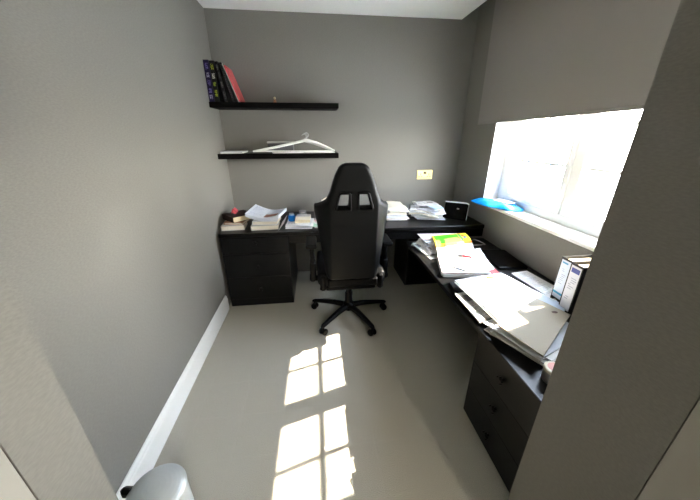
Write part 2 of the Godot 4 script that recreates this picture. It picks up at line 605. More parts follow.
func build_window() -> void:
	var w := Node3D.new()
	w.name = "window_1"
	add_child(w)
	w.set_meta("kind", "structure")
	w.set_meta("label", "white window with glazing bars below the lowered grey blind")
	var x0 := W + 0.14
	var x1 := W + 0.20
	var st := start()
	var f := 0.06
	span(st, Vector3(x0, WY0, WZ0), Vector3(x1, WY1, WZ0 + f), 0.004)
	span(st, Vector3(x0, WY0, WZ1 - f), Vector3(x1, WY1, WZ1), 0.004)
	span(st, Vector3(x0, WY0, WZ0 + f), Vector3(x1, WY0 + f, WZ1 - f), 0.004)
	span(st, Vector3(x0, WY1 - f, WZ0 + f), Vector3(x1, WY1, WZ1 - f), 0.004)
	span(st, Vector3(x0, WY0 + f, 1.345), Vector3(x1, WY1 - f, 1.385), 0.004)
	obj("frame", st.commit(), M.white, w)
	var cas := [[WZ0 + f, 1.345, 0.755, 1.295, 1.03], [1.385, WZ1 - f, 1.435, 1.905, 1.68]]
	for c in cas:
		st = start()
		var a := x0 - 0.008
		var b := x1 - 0.015
		var gy0 := WY0 + f + 0.05
		var gy1 := WY1 - f - 0.05
		span(st, Vector3(a, WY0 + f, c[0]), Vector3(b, WY1 - f, c[2]), 0.004)
		span(st, Vector3(a, WY0 + f, c[3]), Vector3(b, WY1 - f, c[1]), 0.004)
		span(st, Vector3(a, WY0 + f, c[2]), Vector3(b, gy0, c[3]), 0.004)
		span(st, Vector3(a, gy1, c[2]), Vector3(b, WY1 - f, c[3]), 0.004)
		var cs := obj("casement", st.commit(), M.white, w)
		var ys := [gy0, 1.335, 1.60, 1.865, gy1]
		obj("glazing_bar", spanm(Vector3(a + 0.015, gy0, c[4] - 0.011), Vector3(b - 0.01, gy1, c[4] + 0.011), 0.003), M.white, cs)
		var zs := [c[2], c[4], c[3]]
		for i in range(1, 4):
			for k in 2:
				obj("glazing_bar", spanm(Vector3(a + 0.016, ys[i] - 0.011, zs[k] + (0.011 if k == 1 else 0.0)), Vector3(b - 0.011, ys[i] + 0.011, zs[k + 1] - (0.011 if k == 0 else 0.0)), 0.003), M.white, cs)
		for i in 4:
			for k in 2:
				var s2 := start()
				var xm: float = (a + b) * 0.5
				s2.set_normal(Vector3(-1, 0, 0))
				for v in [Vector3(xm, ys[i], zs[k]), Vector3(xm, ys[i + 1], zs[k]), Vector3(xm, ys[i + 1], zs[k + 1]), Vector3(xm, ys[i], zs[k]), Vector3(xm, ys[i + 1], zs[k + 1]), Vector3(xm, ys[i], zs[k + 1])]:
					s2.set_uv(Vector2(v.z, v.y))
					s2.add_vertex(v)
				obj("pane", s2.commit(), M.glass, cs)
	# plastered reveal lining, white
	st = start()
	span(st, Vector3(W + 0.001, WY0, WZ0), Vector3(x0, WY1, WZ0 + 0.006))
	span(st, Vector3(W + 0.001, WY0, WZ1 - 0.006), Vector3(x0, WY1, WZ1))
	obj("reveal", st.commit(), M.white, w)
	obj("window_sill", spanm(Vector3(W - 0.022, WY0 - 0.028, WZ0 - 0.03), Vector3(x1 + 0.01, WY0, WZ1 + 0.03), 0.006), M.white, w)
	# the land outside, one storey down
	var gnd := struct("ground", spanm(Vector3(2.9, -3.1, -40), Vector3(60, -3.0, 40)), M.ground)
	gnd.set_meta("label", "pale sunlit paving outside the window")
	# roller blind
	var bl := thing("roller_blind", "grey fabric roller blind half lowered over the window", "blind", Vector3(W - 0.010, 1.649, 1.32))
	st = start()
	var z0 := -1.005
	var z1 := 1.005
	cbox(st, Vector3(0, 0.54, 0), Vector3(0.0016, 1.08, 2.01), 0.0003)
	obj("fabric", st.commit(), M.blind, bl)
	obj("bottom_bar", boxm(Vector3(0.009, 0.022, 2.01), 0.003, Vector3(0, 0.004, 0)), M.blind, bl)
	var t := Transform3D(Basis(Vector3.RIGHT, PI / 2), Vector3(-0.024, 1.085, z0))
	obj("roller", lathem([Vector2(0, 0), Vector2(0.024, 0), Vector2(0.024, 2.01), Vector2(0, 2.01)], 20, t), M.blind, bl)
	for z in [z0 - 0.006, z1 + 0.006]:
		obj("bracket", boxm(Vector3(0.05, 0.07, 0.01), 0.002, Vector3(-0.024, 1.085, z)), M.grey, bl)
	bl.rotation_degrees.x = -1.17

func build_hall() -> void:
	struct("wall_hall_left", spanm(Vector3(-0.75, 0, 2.825), Vector3(-0.6, 2.8, 6.3)), M.wall)
	struct("wall_hall_right", spanm(Vector3(2.75, 0, 2.98), Vector3(2.9, 2.8, 6.3)), M.wall)
	struct("wall_hall_back", spanm(Vector3(-0.6, 0, 6.15), Vector3(2.75, 2.8, 6.3)), M.wall)
	var st := start()
	span(st, Vector3(-0.6, 0, 2.826), Vector3(0.36, 2.5, 2.98))
	span(st, Vector3(1.68, 0, 2.826), Vector3(2.75, 2.5, 2.98))
	span(st, Vector3(0.36, 2.16, 2.826), Vector3(1.68, 2.5, 2.98))
	struct("wall_hall_front", st.commit(), M.wall)
	struct("ceiling_hall", spanm(Vector3(-0.75, 2.5, 2.826), Vector3(2.9, 2.8, 6.3)), M.ceiling)
	var l := thing("ceiling_lamp", "white globe ceiling lamp in the hallway behind the doorway", "lamp", Vector3(2.1, 2.5, 5.4))
	obj("rose", lathem([Vector2(0, 0), Vector2(0.06, 0), Vector2(0.055, -0.02), Vector2(0.012, -0.03), Vector2(0.012, -0.10), Vector2(0, -0.10)], 20), M.white, l)
	var gp := []
	for i in 13:
		var a := PI * i / 12.0
		gp.append(Vector2(sin(a) * 0.11, -0.21 + cos(a) * 0.11))
	obj("globe", lathem(gp, 24), M.globe, l)
	var om := OmniLight3D.new()
	om.name = "hall_light"
	l.add_child(om)
	om.position = Vector3(0, -0.21, 0)
	om.light_color = Color(1.0, 0.97, 0.92)
	om.light_energy = 1.3
	om.light_size = 0.10
	om.omni_range = 12.0
	om.omni_attenuation = 2.0
	om.shadow_enabled = true

func knob_mesh() -> ArrayMesh:
	# five-lobed knob pointing along +z
	var poly := PackedVector2Array()
	for i in 40:
		var a := TAU * i / 40.0
		var r := 0.017 + 0.0055 * cos(5.0 * a)
		poly.append(Vector2(cos(a), sin(a)) * r)
	var st := start()
	slab(st, poly, 0.014, 0.026)
	var stem := start()
	lathe(st, [Vector2(0.008, 0.0), Vector2(0.008, 0.014)], 12)
	return st.commit()

func build_desks() -> void:
	var KN := knob_mesh()
	# back desk
	var d := thing("desk", "long black desk along the back wall behind the gaming chair", "desk", Vector3(0, 0, 0))
	obj("desktop", spanm(Vector3(0.030, 0.705, 0.002), Vector3(W - 0.002, 0.74, 0.712), 0.004), M.desk, d)
	obj("apron", spanm(Vector3(0.625, 0.625, 0.66), Vector3(W - 0.002, 0.704, 0.70), 0.003), M.desk, d)
	# left drawer unit
	var p := thing("drawer_unit", "black three-drawer unit under the desk in the left corner", "drawers", Vector3(0.33, 0, 0.36))
	obj("carcass", spanm(Vector3(-0.30, 0.0, -0.35), Vector3(0.29, 0.704, 0.33), 0.003), M.desk, p)
	for y in [0.543, 0.313, 0.083]:
		var dr := obj("drawer", spanm(Vector3(-0.296, y, 0.331), Vector3(0.286, y + 0.2288, 0.349), 0.0012) if y < 0.5 else spanm(Vector3(-0.296, y, 0.331), Vector3(0.286, 0.702, 0.349), 0.003), M.desk, p)
		obj("knob", KN, M.knob, dr, Vector3(0, y + 0.11, 0.349), Vector3(90, 0, 0))
	# right rear unit
	var q := thing("cabinet", "low black cabinet in shadow under the back desk, beside the window wall", "cabinet", Vector3(2.06, 0, 0.25))
	obj("carcass", spanm(Vector3(-0.26, 0.0, -0.24), Vector3(0.26, 0.615, 0.225), 0.003), M.desk, q)
	obj("door", spanm(Vector3(-0.257, 0.02, 0.226), Vector3(0.257, 0.61, 0.244), 0.003), M.desk, q)
	# window desk
	var e := thing("desk", "lower black desk under the window covered with papers", "desk", Vector3(1.69, 0, 0.72))
	obj("desktop", spanm(Vector3(0, 0.58, 0.0), Vector3(0.773, 0.611, 1.80), 0.003), M.desk, e)
	obj("rear_rail", spanm(Vector3(0.74, 0.48, 0.0), Vector3(0.772, 0.579, 1.25), 0.003), M.desk, e)
	var u := thing("drawer_unit", "black three-drawer unit with star knobs under the window desk", "drawers", Vector3(1.72, 0, 2.01))
	obj("carcass", spanm(Vector3(0.0, 0, 0.0), Vector3(0.73, 0.579, 0.51), 0.003), M.desk, u)
	for y in [0.394, 0.208, 0.022]:
		var dr := obj("drawer", spanm(Vector3(-0.018, y, 0.003), Vector3(-0.001, y + 0.1852, 0.507), 0.0012), M.desk, u)
		obj("knob", KN, M.knob, dr, Vector3(-0.018, y + 0.10, 0.24), Vector3(0, 0, 90))

func build_shelves() -> void:
	var s1 := obj("wall_shelf", spanm(Vector3(0, 0, 0), Vector3(1.118, 0.044, 0.279), 0.003), M.shelf, null, Vector3(0.001, 1.753, 0.001))
	tag(s1, "upper black floating shelf holding leaning books", "shelf")
	var s2 := obj("wall_shelf", spanm(Vector3(0, 0, 0), Vector3(1.112, 0.047, 0.279), 0.003), M.shelf, null, Vector3(0.001, 1.324, 0.001))
	tag(s2, "lower black floating shelf with papers and coat hangers", "shelf")
	# books standing at the left end
	var y := 1.7975
	standing_book("book", "thick dark purple book standing against the left wall", "book", Vector3(0.026, y, 0.16), 0.045, 0.31, 0.21, M.purplecover, M.purple, 0.0)
	standing_book("book", "black book with yellow-green spine lettering", "book", Vector3(0.070, y, 0.16), 0.040, 0.305, 0.21, M.black, M.darkspine, 0.0)
	standing_book("book", "slim black book leaning beside the yellow-green lettered one", "book", Vector3(0.142, y + 0.002, 0.16), 0.024, 0.30, 0.21, M.black, M.darkspine2, 7.0)
	# wire-bound black notebook
	var nb := thing("notebook", "black comb-bound notebook leaning under the red folder", "notebook", Vector3(0.204, y + 0.003, 0.155))
	nb.rotation_degrees.z = 13.0
	obj("cover", boxm(Vector3(0.016, 0.30, 0.21), 0.002, Vector3(0.0, 0.15, 0)), M.black, nb)
	for i in 22:
		var pts := []
		for k in 9:
			var a := TAU * k / 8.0
			pts.append(Vector3(cos(a) * 0.0075, 0.02 + i * 0.0125, 0.107 + sin(a) * 0.006))
		obj("ring", tubem(pts, [0.0012], 5), M.grey, nb)
	var rf := thing("folder", "red document folder with white papers leaning against the notebook", "folder", Vector3(0.258, y + 0.005, 0.155))
	rf.rotation_degrees.z = 18.5
	obj("cover", boxm(Vector3(0.014, 0.285, 0.22), 0.003, Vector3(0.0, 0.1425, 0)), M.redfolder, rf)
	obj("papers", boxm(Vector3(0.008, 0.30, 0.20), 0.001, Vector3(-0.0115, 0.150, 0.004)), M.paper, rf)
	# tiny figurine
	var fg := thing("figurine", "tiny pale brown figurine standing on the upper shelf", "figurine", Vector3(0.55, y, 0.2))
	obj("body", lathem([Vector2(0, 0), Vector2(0.014, 0), Vector2(0.015, 0.006), Vector2(0.010, 0.018), Vector2(0.012, 0.026), Vector2(0.006, 0.031), Vector2(0, 0.032)], 14), M.tan, fg)
	obj("head", lathem([Vector2(0, 0.030), Vector2(0.009, 0.034), Vector2(0.0115, 0.041), Vector2(0.008, 0.049), Vector2(0, 0.052)], 14), M.cream, fg)
	# lower shelf
	var b := 1.372
	for i in 3:
		sheet("paper_sheet", ["lowest white paper at the wall end of the lower shelf", "middle printed paper at the wall end of the lower shelf", "topmost white paper at the wall end of the lower shelf"][i], "paper", rect(0.20, 0.21, i * 2.0, Vector2(0.125, 0.155)), b + i * 0.0052, 0.005, [M.paper, M.text, M.paper2][i], null, "papers at the end of the lower shelf")
	var gb := thing("grey_card_box", "flat grey card box lying behind the hangers on the lower shelf", "box", Vector3(0.56, b, 0.09))
	obj("body", boxm(Vector3(0.24, 0.085, 0.13), 0.003, Vector3(0, 0.0425, 0)), M.grey, gb)
	obj("lid", boxm(Vector3(0.25, 0.016, 0.14), 0.003, Vector3(0, 0.0935, 0)), M.paper4, gb)
	sheet("paper_sheet", "curled white leaflet under the coat hangers", "paper", [Vector2(0.48, 0.19), Vector2(0.76, 0.17), Vector2(0.80, 0.265), Vector2(0.50, 0.275)], b, 0.004, M.text3, func(u: float, v: float) -> float: return 0.0)
	sheet("paper_sheet", "long white leaflet at the free end of the lower shelf", "paper", [Vector2(0.79, 0.15), Vector2(1.06, 0.14), Vector2(1.08, 0.25), Vector2(0.81, 0.27)], b, 0.004, M.paper)
	var hl := ["white coat hanger with its hook up, front of three on the shelf", "white coat hanger in the middle of three on the shelf", "white coat hanger at the back of three on the shelf"]
	for i in 3:
		hanger(hl[i], Vector3(0.815 - i * 0.012, b + 0.006, 0.250 - i * 0.030), i)

func hanger(label: String, at: Vector3, i: int) -> void:
	var h := thing("coat_hanger", label, "hanger", at, 0.0, "white coat hangers on the lower shelf")
	var l := 0.50 - i * 0.03
	var pk := 0.10 - i * 0.006
	obj("shoulder_bar", tubem([Vector3(-l, 0.012, 0.0), Vector3(-l * 0.6, 0.012 + pk * 0.36, 0), Vector3(-l * 0.2, 0.012 + pk * 0.78, 0), Vector3(0.0, 0.012 + pk, 0), Vector3(0.09, 0.012 + pk * 0.75, 0), Vector3(0.20, 0.012 + pk * 0.30, 0), Vector3(0.262, 0.012, 0)], [0.008, 0.009, 0.010, 0.012, 0.011, 0.010, 0.008], 10), M.white, h)
	obj("trouser_bar", tubem([Vector3(-l, 0.011, 0), Vector3(0, 0.008, 0), Vector3(0.262, 0.011, 0)], [0.0065], 8), M.white, h)
	var pts := [Vector3(0, pk + 0.015, 0)]
	for k in 11:
		var a := -PI * 0.5 - 0.3 + k * 0.46
		pts.append(Vector3(cos(a) * 0.021, pk + 0.052 + sin(a) * 0.021, 0))
	obj("hook", tubem(pts, [0.0028], 8), M.steel, h)

# a hardback standing upright, spine to +z
func standing_book(called: String, label: String, category: String, at: Vector3, t: float, h: float, d: float, cover: Material, spine: Material, lean: float) -> void:
	var b := thing(called, label, category, at)
	b.rotation_degrees.z = lean
	var st := start()
	cbox(st, Vector3(-t * 0.5 + 0.002, h * 0.5, 0), Vector3(0.004, h, d), 0.001)
	cbox(st, Vector3(t * 0.5 - 0.002, h * 0.5, 0), Vector3(0.004, h, d), 0.001)
	cbox(st, Vector3(0, h * 0.5, d * 0.5 - 0.002), Vector3(t - 0.008, h, 0.004), 0.001)
	obj("cover", st.commit(), cover, b)
	obj("pages", boxm(Vector3(t - 0.008, h - 0.008, d - 0.01), 0.001, Vector3(0, h * 0.5, -0.001)), M.cream, b)
	var s := start()
	var z := d * 0.5 + 0.0006
	var q := [Vector3(-t * 0.47, 0.004, z), Vector3(-t * 0.47, h - 0.004, z), Vector3(t * 0.47, h - 0.004, z), Vector3(t * 0.47, 0.004, z)]
	var uv := [Vector2(0, 1), Vector2(0, 0), Vector2(1, 0), Vector2(1, 1)]
	for k in [0, 1, 2, 0, 2, 3]:
		s.set_normal(Vector3(0, 0, 1))
		s.set_uv(uv[k])
		s.add_vertex(q[k])
	obj("spine_print", s.commit(), spine, b)

# a book lying flat; pages show on three sides
func lying_book(called: String, label: String, category: String, at: Vector3, w: float, d: float, h: float, turn: float, cover: Material, pages: Material, tilt := Vector3.ZERO) -> Node3D:
	var b := thing(called, label, category, at)
	b.rotation_degrees = Vector3(tilt.x, turn, tilt.z)
	var st := start()
	cbox(st, Vector3(0, 0.0015, 0), Vector3(w, 0.003, d), 0.001)
	cbox(st, Vector3(0, h - 0.0015, 0), Vector3(w, 0.003, d), 0.001)
	cbox(st, Vector3(-w * 0.5 + 0.0015, h * 0.5, 0), Vector3(0.003, h - 0.006, d), 0.001)
	obj("cover", st.commit(), cover, b)
	obj("pages", boxm(Vector3(w - 0.008, h - 0.0062, d - 0.008), 0.001, Vector3(0.001, h * 0.5, 0)), pages, b)
	return b

func build_chair() -> void:
	var c := thing("gaming_chair", "black leather gaming chair with two headrest holes facing the back desk", "chair", Vector3(1.13, 0, 0.96))
	# star base
	var hub := obj("hub", lathem([Vector2(0, 0.075), Vector2(0.045, 0.075), Vector2(0.05, 0.09), Vector2(0.05, 0.135), Vector2(0.035, 0.15), Vector2(0, 0.15)], 20), M.plastic, c)
	for i in 5:
		var a := deg_to_rad(-90.0 + 8.0 + 72.0 * i)
		var dir := Vector3(cos(a), 0, sin(a))
		var R := 0.34
		var st := start()
		tube(st, [dir * 0.03 + Vector3(0, 0.112, 0), dir * 0.14 + Vector3(0, 0.112, 0), dir * 0.26 + Vector3(0, 0.098, 0), dir * R + Vector3(0, 0.085, 0), dir * (R + 0.02) + Vector3(0, 0.080, 0)], [0.033, 0.029, 0.024, 0.021, 0.012], 10, 0.72)
		var leg := obj("leg", st.commit(), M.plastic, c)
		var cp := dir * R
		var side := Vector3(-dir.z, 0, dir.x)
		var cs := start()
		for s in [-1.0, 1.0]:
			var bs := Basis(side, 0.0)
			var up: Vector3 = side * s
			var b := Basis(dir, up, dir.cross(up))
			lathe(cs, [Vector2(0, 0.008), Vector2(0.024, 0.008), Vector2(0.029, 0.012), Vector2(0.029, 0.022), Vector2(0.025, 0.028), Vector2(0.012, 0.030), Vector2(0, 0.030)], 18, Transform3D(b, cp + Vector3(0, 0.0295, 0)))
		tube(cs, [cp + Vector3(0, 0.03, 0), cp + Vector3(0, 0.078, 0)], [0.009], 8)
		obj("caster", cs.commit(), M.plastic, leg)
	obj("gas_lift", lathem([Vector2(0, 0.15), Vector2(0.034, 0.15), Vector2(0.031, 0.24), Vector2(0.026, 0.245), Vector2(0.026, 0.32), Vector2(0.017, 0.325), Vector2(0.017, 0.40), Vector2(0, 0.40)], 20), M.plastic, c)
	var mst := start()
	cbox(mst, Vector3(0, 0.400, 0.0), Vector3(0.24, 0.05, 0.34), 0.012)
	cbox(mst, Vector3(0, 0.385, 0.14), Vector3(0.40, 0.03, 0.08), 0.008)
	obj("tilt_mechanism", mst.commit(), M.plastic, c)
	obj("lever", tubem([Vector3(-0.05, 0.385, 0.12), Vector3(-0.22, 0.383, 0.15), Vector3(-0.25, 0.375, 0.155)], [0.006, 0.006, 0.009], 8), M.plastic, c)
	# seat cushion
	var seat_f := func(p: Vector3) -> float:
		var e := 0.022 * smoothstep(0.12, 0.25, absf(p.x))
		var q := (p - Vector3(0, 0.475 + e, -0.02)).abs() - Vector3(0.235, 0.025, 0.225)
		return Vector3(maxf(q.x, 0), maxf(q.y, 0), maxf(q.z, 0)).length() + minf(maxf(q.x, maxf(q.y, q.z)), 0.0) - 0.03
	obj("seat", net(seat_f, Vector3(-0.29, 0.40, -0.30), Vector3(0.29, 0.56, 0.26), 0.014), M.leather, c)
	# backrest: u across, v up along the back, w towards the sitter (-z)
	var vs := [0.0, 0.06, 0.20, 0.325, 0.48, 0.555, 0.595, 0.625, 0.665, 0.72, 0.78, 0.83, 0.88, 0.91]
	var hw := [0.190, 0.196, 0.212, 0.230, 0.252, 0.268, 0.268, 0.228, 0.184, 0.160, 0.142, 0.124, 0.098, 0.075]
	var back_f := func(p: Vector3) -> float:
		var v := clampf(p.y, 0.0, 0.91)
		var i := 0
		while i < vs.size() - 2 and vs[i + 1] < v:
			i += 1
		var t: float = (v - vs[i]) / (vs[i + 1] - vs[i])
		var half: float = lerpf(hw[i], hw[i + 1], t)
		var au := absf(p.x)
		# side wings curl forward
		var curl := maxf(au - 0.16, 0.0)
		var w := p.z + curl * curl * 5.0 + curl * 0.75 + 0.03 * smoothstep(0.55, 0.9, p.y) - 0.012 * sin(clampf(p.y / 0.5, 0.0, 1.0) * PI)
		var thick := 0.052 - 0.016 * smoothstep(0.5, 0.9, p.y)
		var r := 0.028
		var q := Vector3((au - half) * 0.85 + r, maxf(p.y - 0.905, 0.055 - p.y) + r, absf(w) - thick + r)
		var d := Vector3(maxf(q.x, 0), maxf(q.y, 0), maxf(q.z, 0)).length() + minf(maxf(q.x, maxf(q.y, q.z)), 0.0) - r
		# the two belt holes
		var hv := p.y - 0.672
		var hc := clampf(hv, -0.06, 0.06)
		var hd := maxf(absf(au - 0.068 + hc * 0.2) - 0.026 + hc * 0.12, absf(hv) - 0.042) - 0.010
		var k := 0.016
		var hh := clampf(0.5 - 0.5 * (d + hd) / k, 0.0, 1.0)
		return lerpf(d, -hd, hh) + k * hh * (1.0 - hh)
	var bk := obj("backrest", net(back_f, Vector3(-0.31, -0.03, -0.20), Vector3(0.31, 0.94, 0.10), 0.0105), M.leather, c)
	bk.position = Vector3(0.0, 0.47, 0.235)
	bk.rotation_degrees = Vector3(7.5, 0, 0)
	# plastic rims of the two holes
	for s in [-1.0, 1.0]:
		var pts := []
		for e in [[0.030, -0.054], [0.118, -0.056], [0.124, -0.046], [0.096, 0.046], [0.086, 0.054], [0.034, 0.054], [0.028, 0.046], [0.026, -0.044], [0.030, -0.054]]:
			pts.append(Vector3(s * e[0], 0.672 + e[1], 0.040 - e[1] * 0.20))
		obj("hole_rim", tubem(pts, [0.008], 8), M.plastic, bk)
	# lower back cover plate
	obj("back_plate", boxm(Vector3(0.39, 0.075, 0.06), 0.014, Vector3(0.005, 0.480, 0.238)), M.plastic, c)
	for s in [-1.0, 1.0]:
		obj("hinge_cover", boxm(Vector3(0.045, 0.13, 0.10), 0.014, Vector3(s * 0.225, 0.47, 0.20)), M.plastic, c)
	# arms
	for s in [-1.0, 1.0]:
		var arm := obj("arm_post", boxm(Vector3(0.035, 0.24, 0.075), 0.010, Vector3(s * 0.30, 0.585, 0.03)), M.plastic, c)
		var ast := start()
		cbox(ast, Vector3(s * 0.30, 0.50, 0.03), Vector3(0.048, 0.16, 0.09), 0.012)
		cbox(ast, Vector3(s * 0.22, 0.415, 0.03), Vector3(0.20, 0.022, 0.07), 0.006)
		cbox(ast, Vector3(s * 0.305, 0.425, 0.03), Vector3(0.05, 0.05, 0.09), 0.012)
		obj("arm_bracket", ast.commit(), M.plastic, arm)
		var pf := func(p: Vector3) -> float:
			var q := (p - Vector3(s * 0.305, 0.722, -0.01)).abs() - Vector3(0.030, 0.004, 0.105)
			return Vector3(maxf(q.x, 0), maxf(q.y, 0), maxf(q.z, 0)).length() + minf(maxf(q.x, maxf(q.y, q.z)), 0.0) - 0.014
		obj("armrest_pad", net(pf, Vector3(s * 0.305 - 0.06, 0.69, -0.15), Vector3(s * 0.305 + 0.06, 0.755, 0.13), 0.008), M.plastic, arm)

func build_left_desk_things() -> void:
	var y := 0.7405
	# corner book pile
	lying_book("book", "thick pale-edged paperback under the brown book in the corner", "book", Vector3(0.125, y, 0.52), 0.20, 0.19, 0.045, 4.0, M.paper4, M.paper3)
	lying_book("book", "pinkish brown paperback sandwiched in the corner book pile", "book", Vector3(0.15, y + 0.0455, 0.50), 0.17, 0.19, 0.022, -10.0, M.tan, M.paper3)
	lying_book("book", "thick brown-covered book with cream pages on top of the corner pile", "book", Vector3(0.160, y + 0.069, 0.475), 0.215, 0.20, 0.050, 42.0, M.brown, M.cream)
	var w := thing("crumpled_wrapper", "small crumpled pink wrapper on the brown book", "wrapper", Vector3(0.135, y + 0.1195, 0.49))
	var wf := func(p: Vector3) -> float:
		var q := p - Vector3(0, 0.026, 0)
		return q.length() - 0.024 - 0.008 * sin(p.x * 190.0 + 1.0) * sin(p.y * 150.0) - 0.006 * sin(p.z * 230.0 + p.y * 90.0) + maxf(0.0, 0.002 - p.y) * 3.0
	obj("body", net(wf, Vector3(-0.05, -0.012, -0.05), Vector3(0.05, 0.07, 0.05), 0.004), mat(Color(0.80, 0.32, 0.36), 0.45), w)
	# second pile: two bound documents and an open magazine on top
	lying_book("book", "thick grey-paged report at the bottom of the magazine pile", "book", Vector3(0.405, y, 0.52), 0.24, 0.23, 0.042, 3.0, M.paper4, M.paper3)
	lying_book("book", "second white-covered report below the open magazine", "book", Vector3(0.42, y + 0.0425, 0.51), 0.22, 0.22, 0.034, -4.0, M.paper2, M.paper3)
	sheet("magazine", "open blue-grey magazine with curled sides on the report pile", "magazine", rect(0.30, 0.27, 10.0, Vector2(0.420, 0.49)), y + 0.077, 0.030, M.magblue, func(u: float, v: float) -> float: return 0.040 * pow(absf(u - 0.55) * 1.9, 1.6) + 0.020 * (1.0 - v) * (1.0 - u))
	sheet("paper_sheet", "white sheet sloping off the side of the report pile", "paper", [Vector2(0.54, 0.40), Vector2(0.595, 0.40), Vector2(0.590, 0.665), Vector2(0.535, 0.665)], y, 0.003, M.paper, func(u: float, _v: float) -> float: return 0.07 * u)
	# papers, small boxes and blue tub between the pile and the chair
	var top := pile("loose letter in the low pile beside the blue pot", "letters in the low pile left of the chair", Vector3(0.715, y, 0.50), 0.24, 0.27, 4.0, 6, 0.004, 0.010, [M.paper, M.paper2, M.text], 21)
	var yb := top + 0.001
	var pot := thing("pot", "small blue plastic pot with a silver cap on letters", "pot", Vector3(0.645, yb, 0.50))
	obj("body", lathem([Vector2(0, 0), Vector2(0.026, 0), Vector2(0.032, 0.005), Vector2(0.034, 0.05), Vector2(0.030, 0.056), Vector2(0, 0.056)], 20), M.blue, pot)
	obj("cap", lathem([Vector2(0, 0.0565), Vector2(0.024, 0.0565), Vector2(0.024, 0.072), Vector2(0.020, 0.076), Vector2(0, 0.076)], 20), M.steel, pot)
	var b1 := thing("card_box", "lower cream card box on the letter pile", "box", Vector3(0.745, yb, 0.535), 3.0)
	obj("body", boxm(Vector3(0.14, 0.026, 0.09), 0.002, Vector3(0, 0.013, 0)), M.cream, b1)
	obj("lid_flap", boxm(Vector3(0.136, 0.0012, 0.086), 0.0004, Vector3(0, 0.0268, 0)), M.paper3, b1)
	var b2 := thing("card_box", "upper grey-cream card box stacked on the lower one", "box", Vector3(0.755, yb + 0.0285, 0.53), -4.0)
	obj("body", boxm(Vector3(0.13, 0.028, 0.085), 0.002, Vector3(0, 0.014, 0)), M.paper3, b2)
	obj("lid_flap", boxm(Vector3(0.126, 0.0012, 0.081), 0.0004, Vector3(0, 0.0288, 0)), M.paper4, b2)
	var gl := thing("glass_jar", "small clear glass jar behind the cream boxes", "jar", Vector3(0.745, y + 0.03, 0.42))
	var jm := mat(Color(0.75, 0.78, 0.78, 0.45), 0.1)
	jm.transparency = BaseMaterial3D.TRANSPARENCY_ALPHA
	obj("body", lathem([Vector2(0, 0), Vector2(0.034, 0), Vector2(0.038, 0.006), Vector2(0.038, 0.055), Vector2(0.032, 0.064), Vector2(0.032, 0.07)], 20), jm, gl)
	obj("lid", lathem([Vector2(0, 0.0705), Vector2(0.034, 0.0705), Vector2(0.034, 0.084), Vector2(0, 0.084)], 20), M.steel, gl)
	# leaflets next to the chair
	sheet("folder", "grey card folder beneath the leaflets behind the chair", "folder", rect(0.22, 0.30, 0.0, Vector2(0.965, 0.48)), y, 0.012, M.paper4)
	sheet("leaflet", "mint green printed leaflet beside the chair back", "leaflet", rect(0.19, 0.18, 8.0, Vector2(0.925, 0.545)), y + 0.0125, 0.003, print_mat(Color(0.70, 0.86, 0.78), Color(0.5, 0.68, 0.62), 31))
	sheet("leaflet", "white and pink leaflet overlapping the mint green one", "leaflet", rect(0.15, 0.12, -12.0, Vector2(0.92, 0.47)), y + 0.0165, 0.003, print_mat(Color(0.93, 0.92, 0.92), Color(0.75, 0.75, 0.76), 33, [[20, 20, 120, 100, Color(0.92, 0.72, 0.74)]]))
	var cd := thing("standing_card", "white card standing upright against the wall behind the chair", "card", Vector3(0.985, y, 0.24))
	cd.rotation_degrees = Vector3(-8, 68, 0)
	obj("card", boxm(Vector3(0.15, 0.19, 0.006), 0.001, Vector3(0, 0.097, 0)), M.paper3, cd)
	obj("foot", boxm(Vector3(0.10, 0.004, 0.05), 0.001, Vector3(0, 0.004, -0.028)), M.paper2, cd)

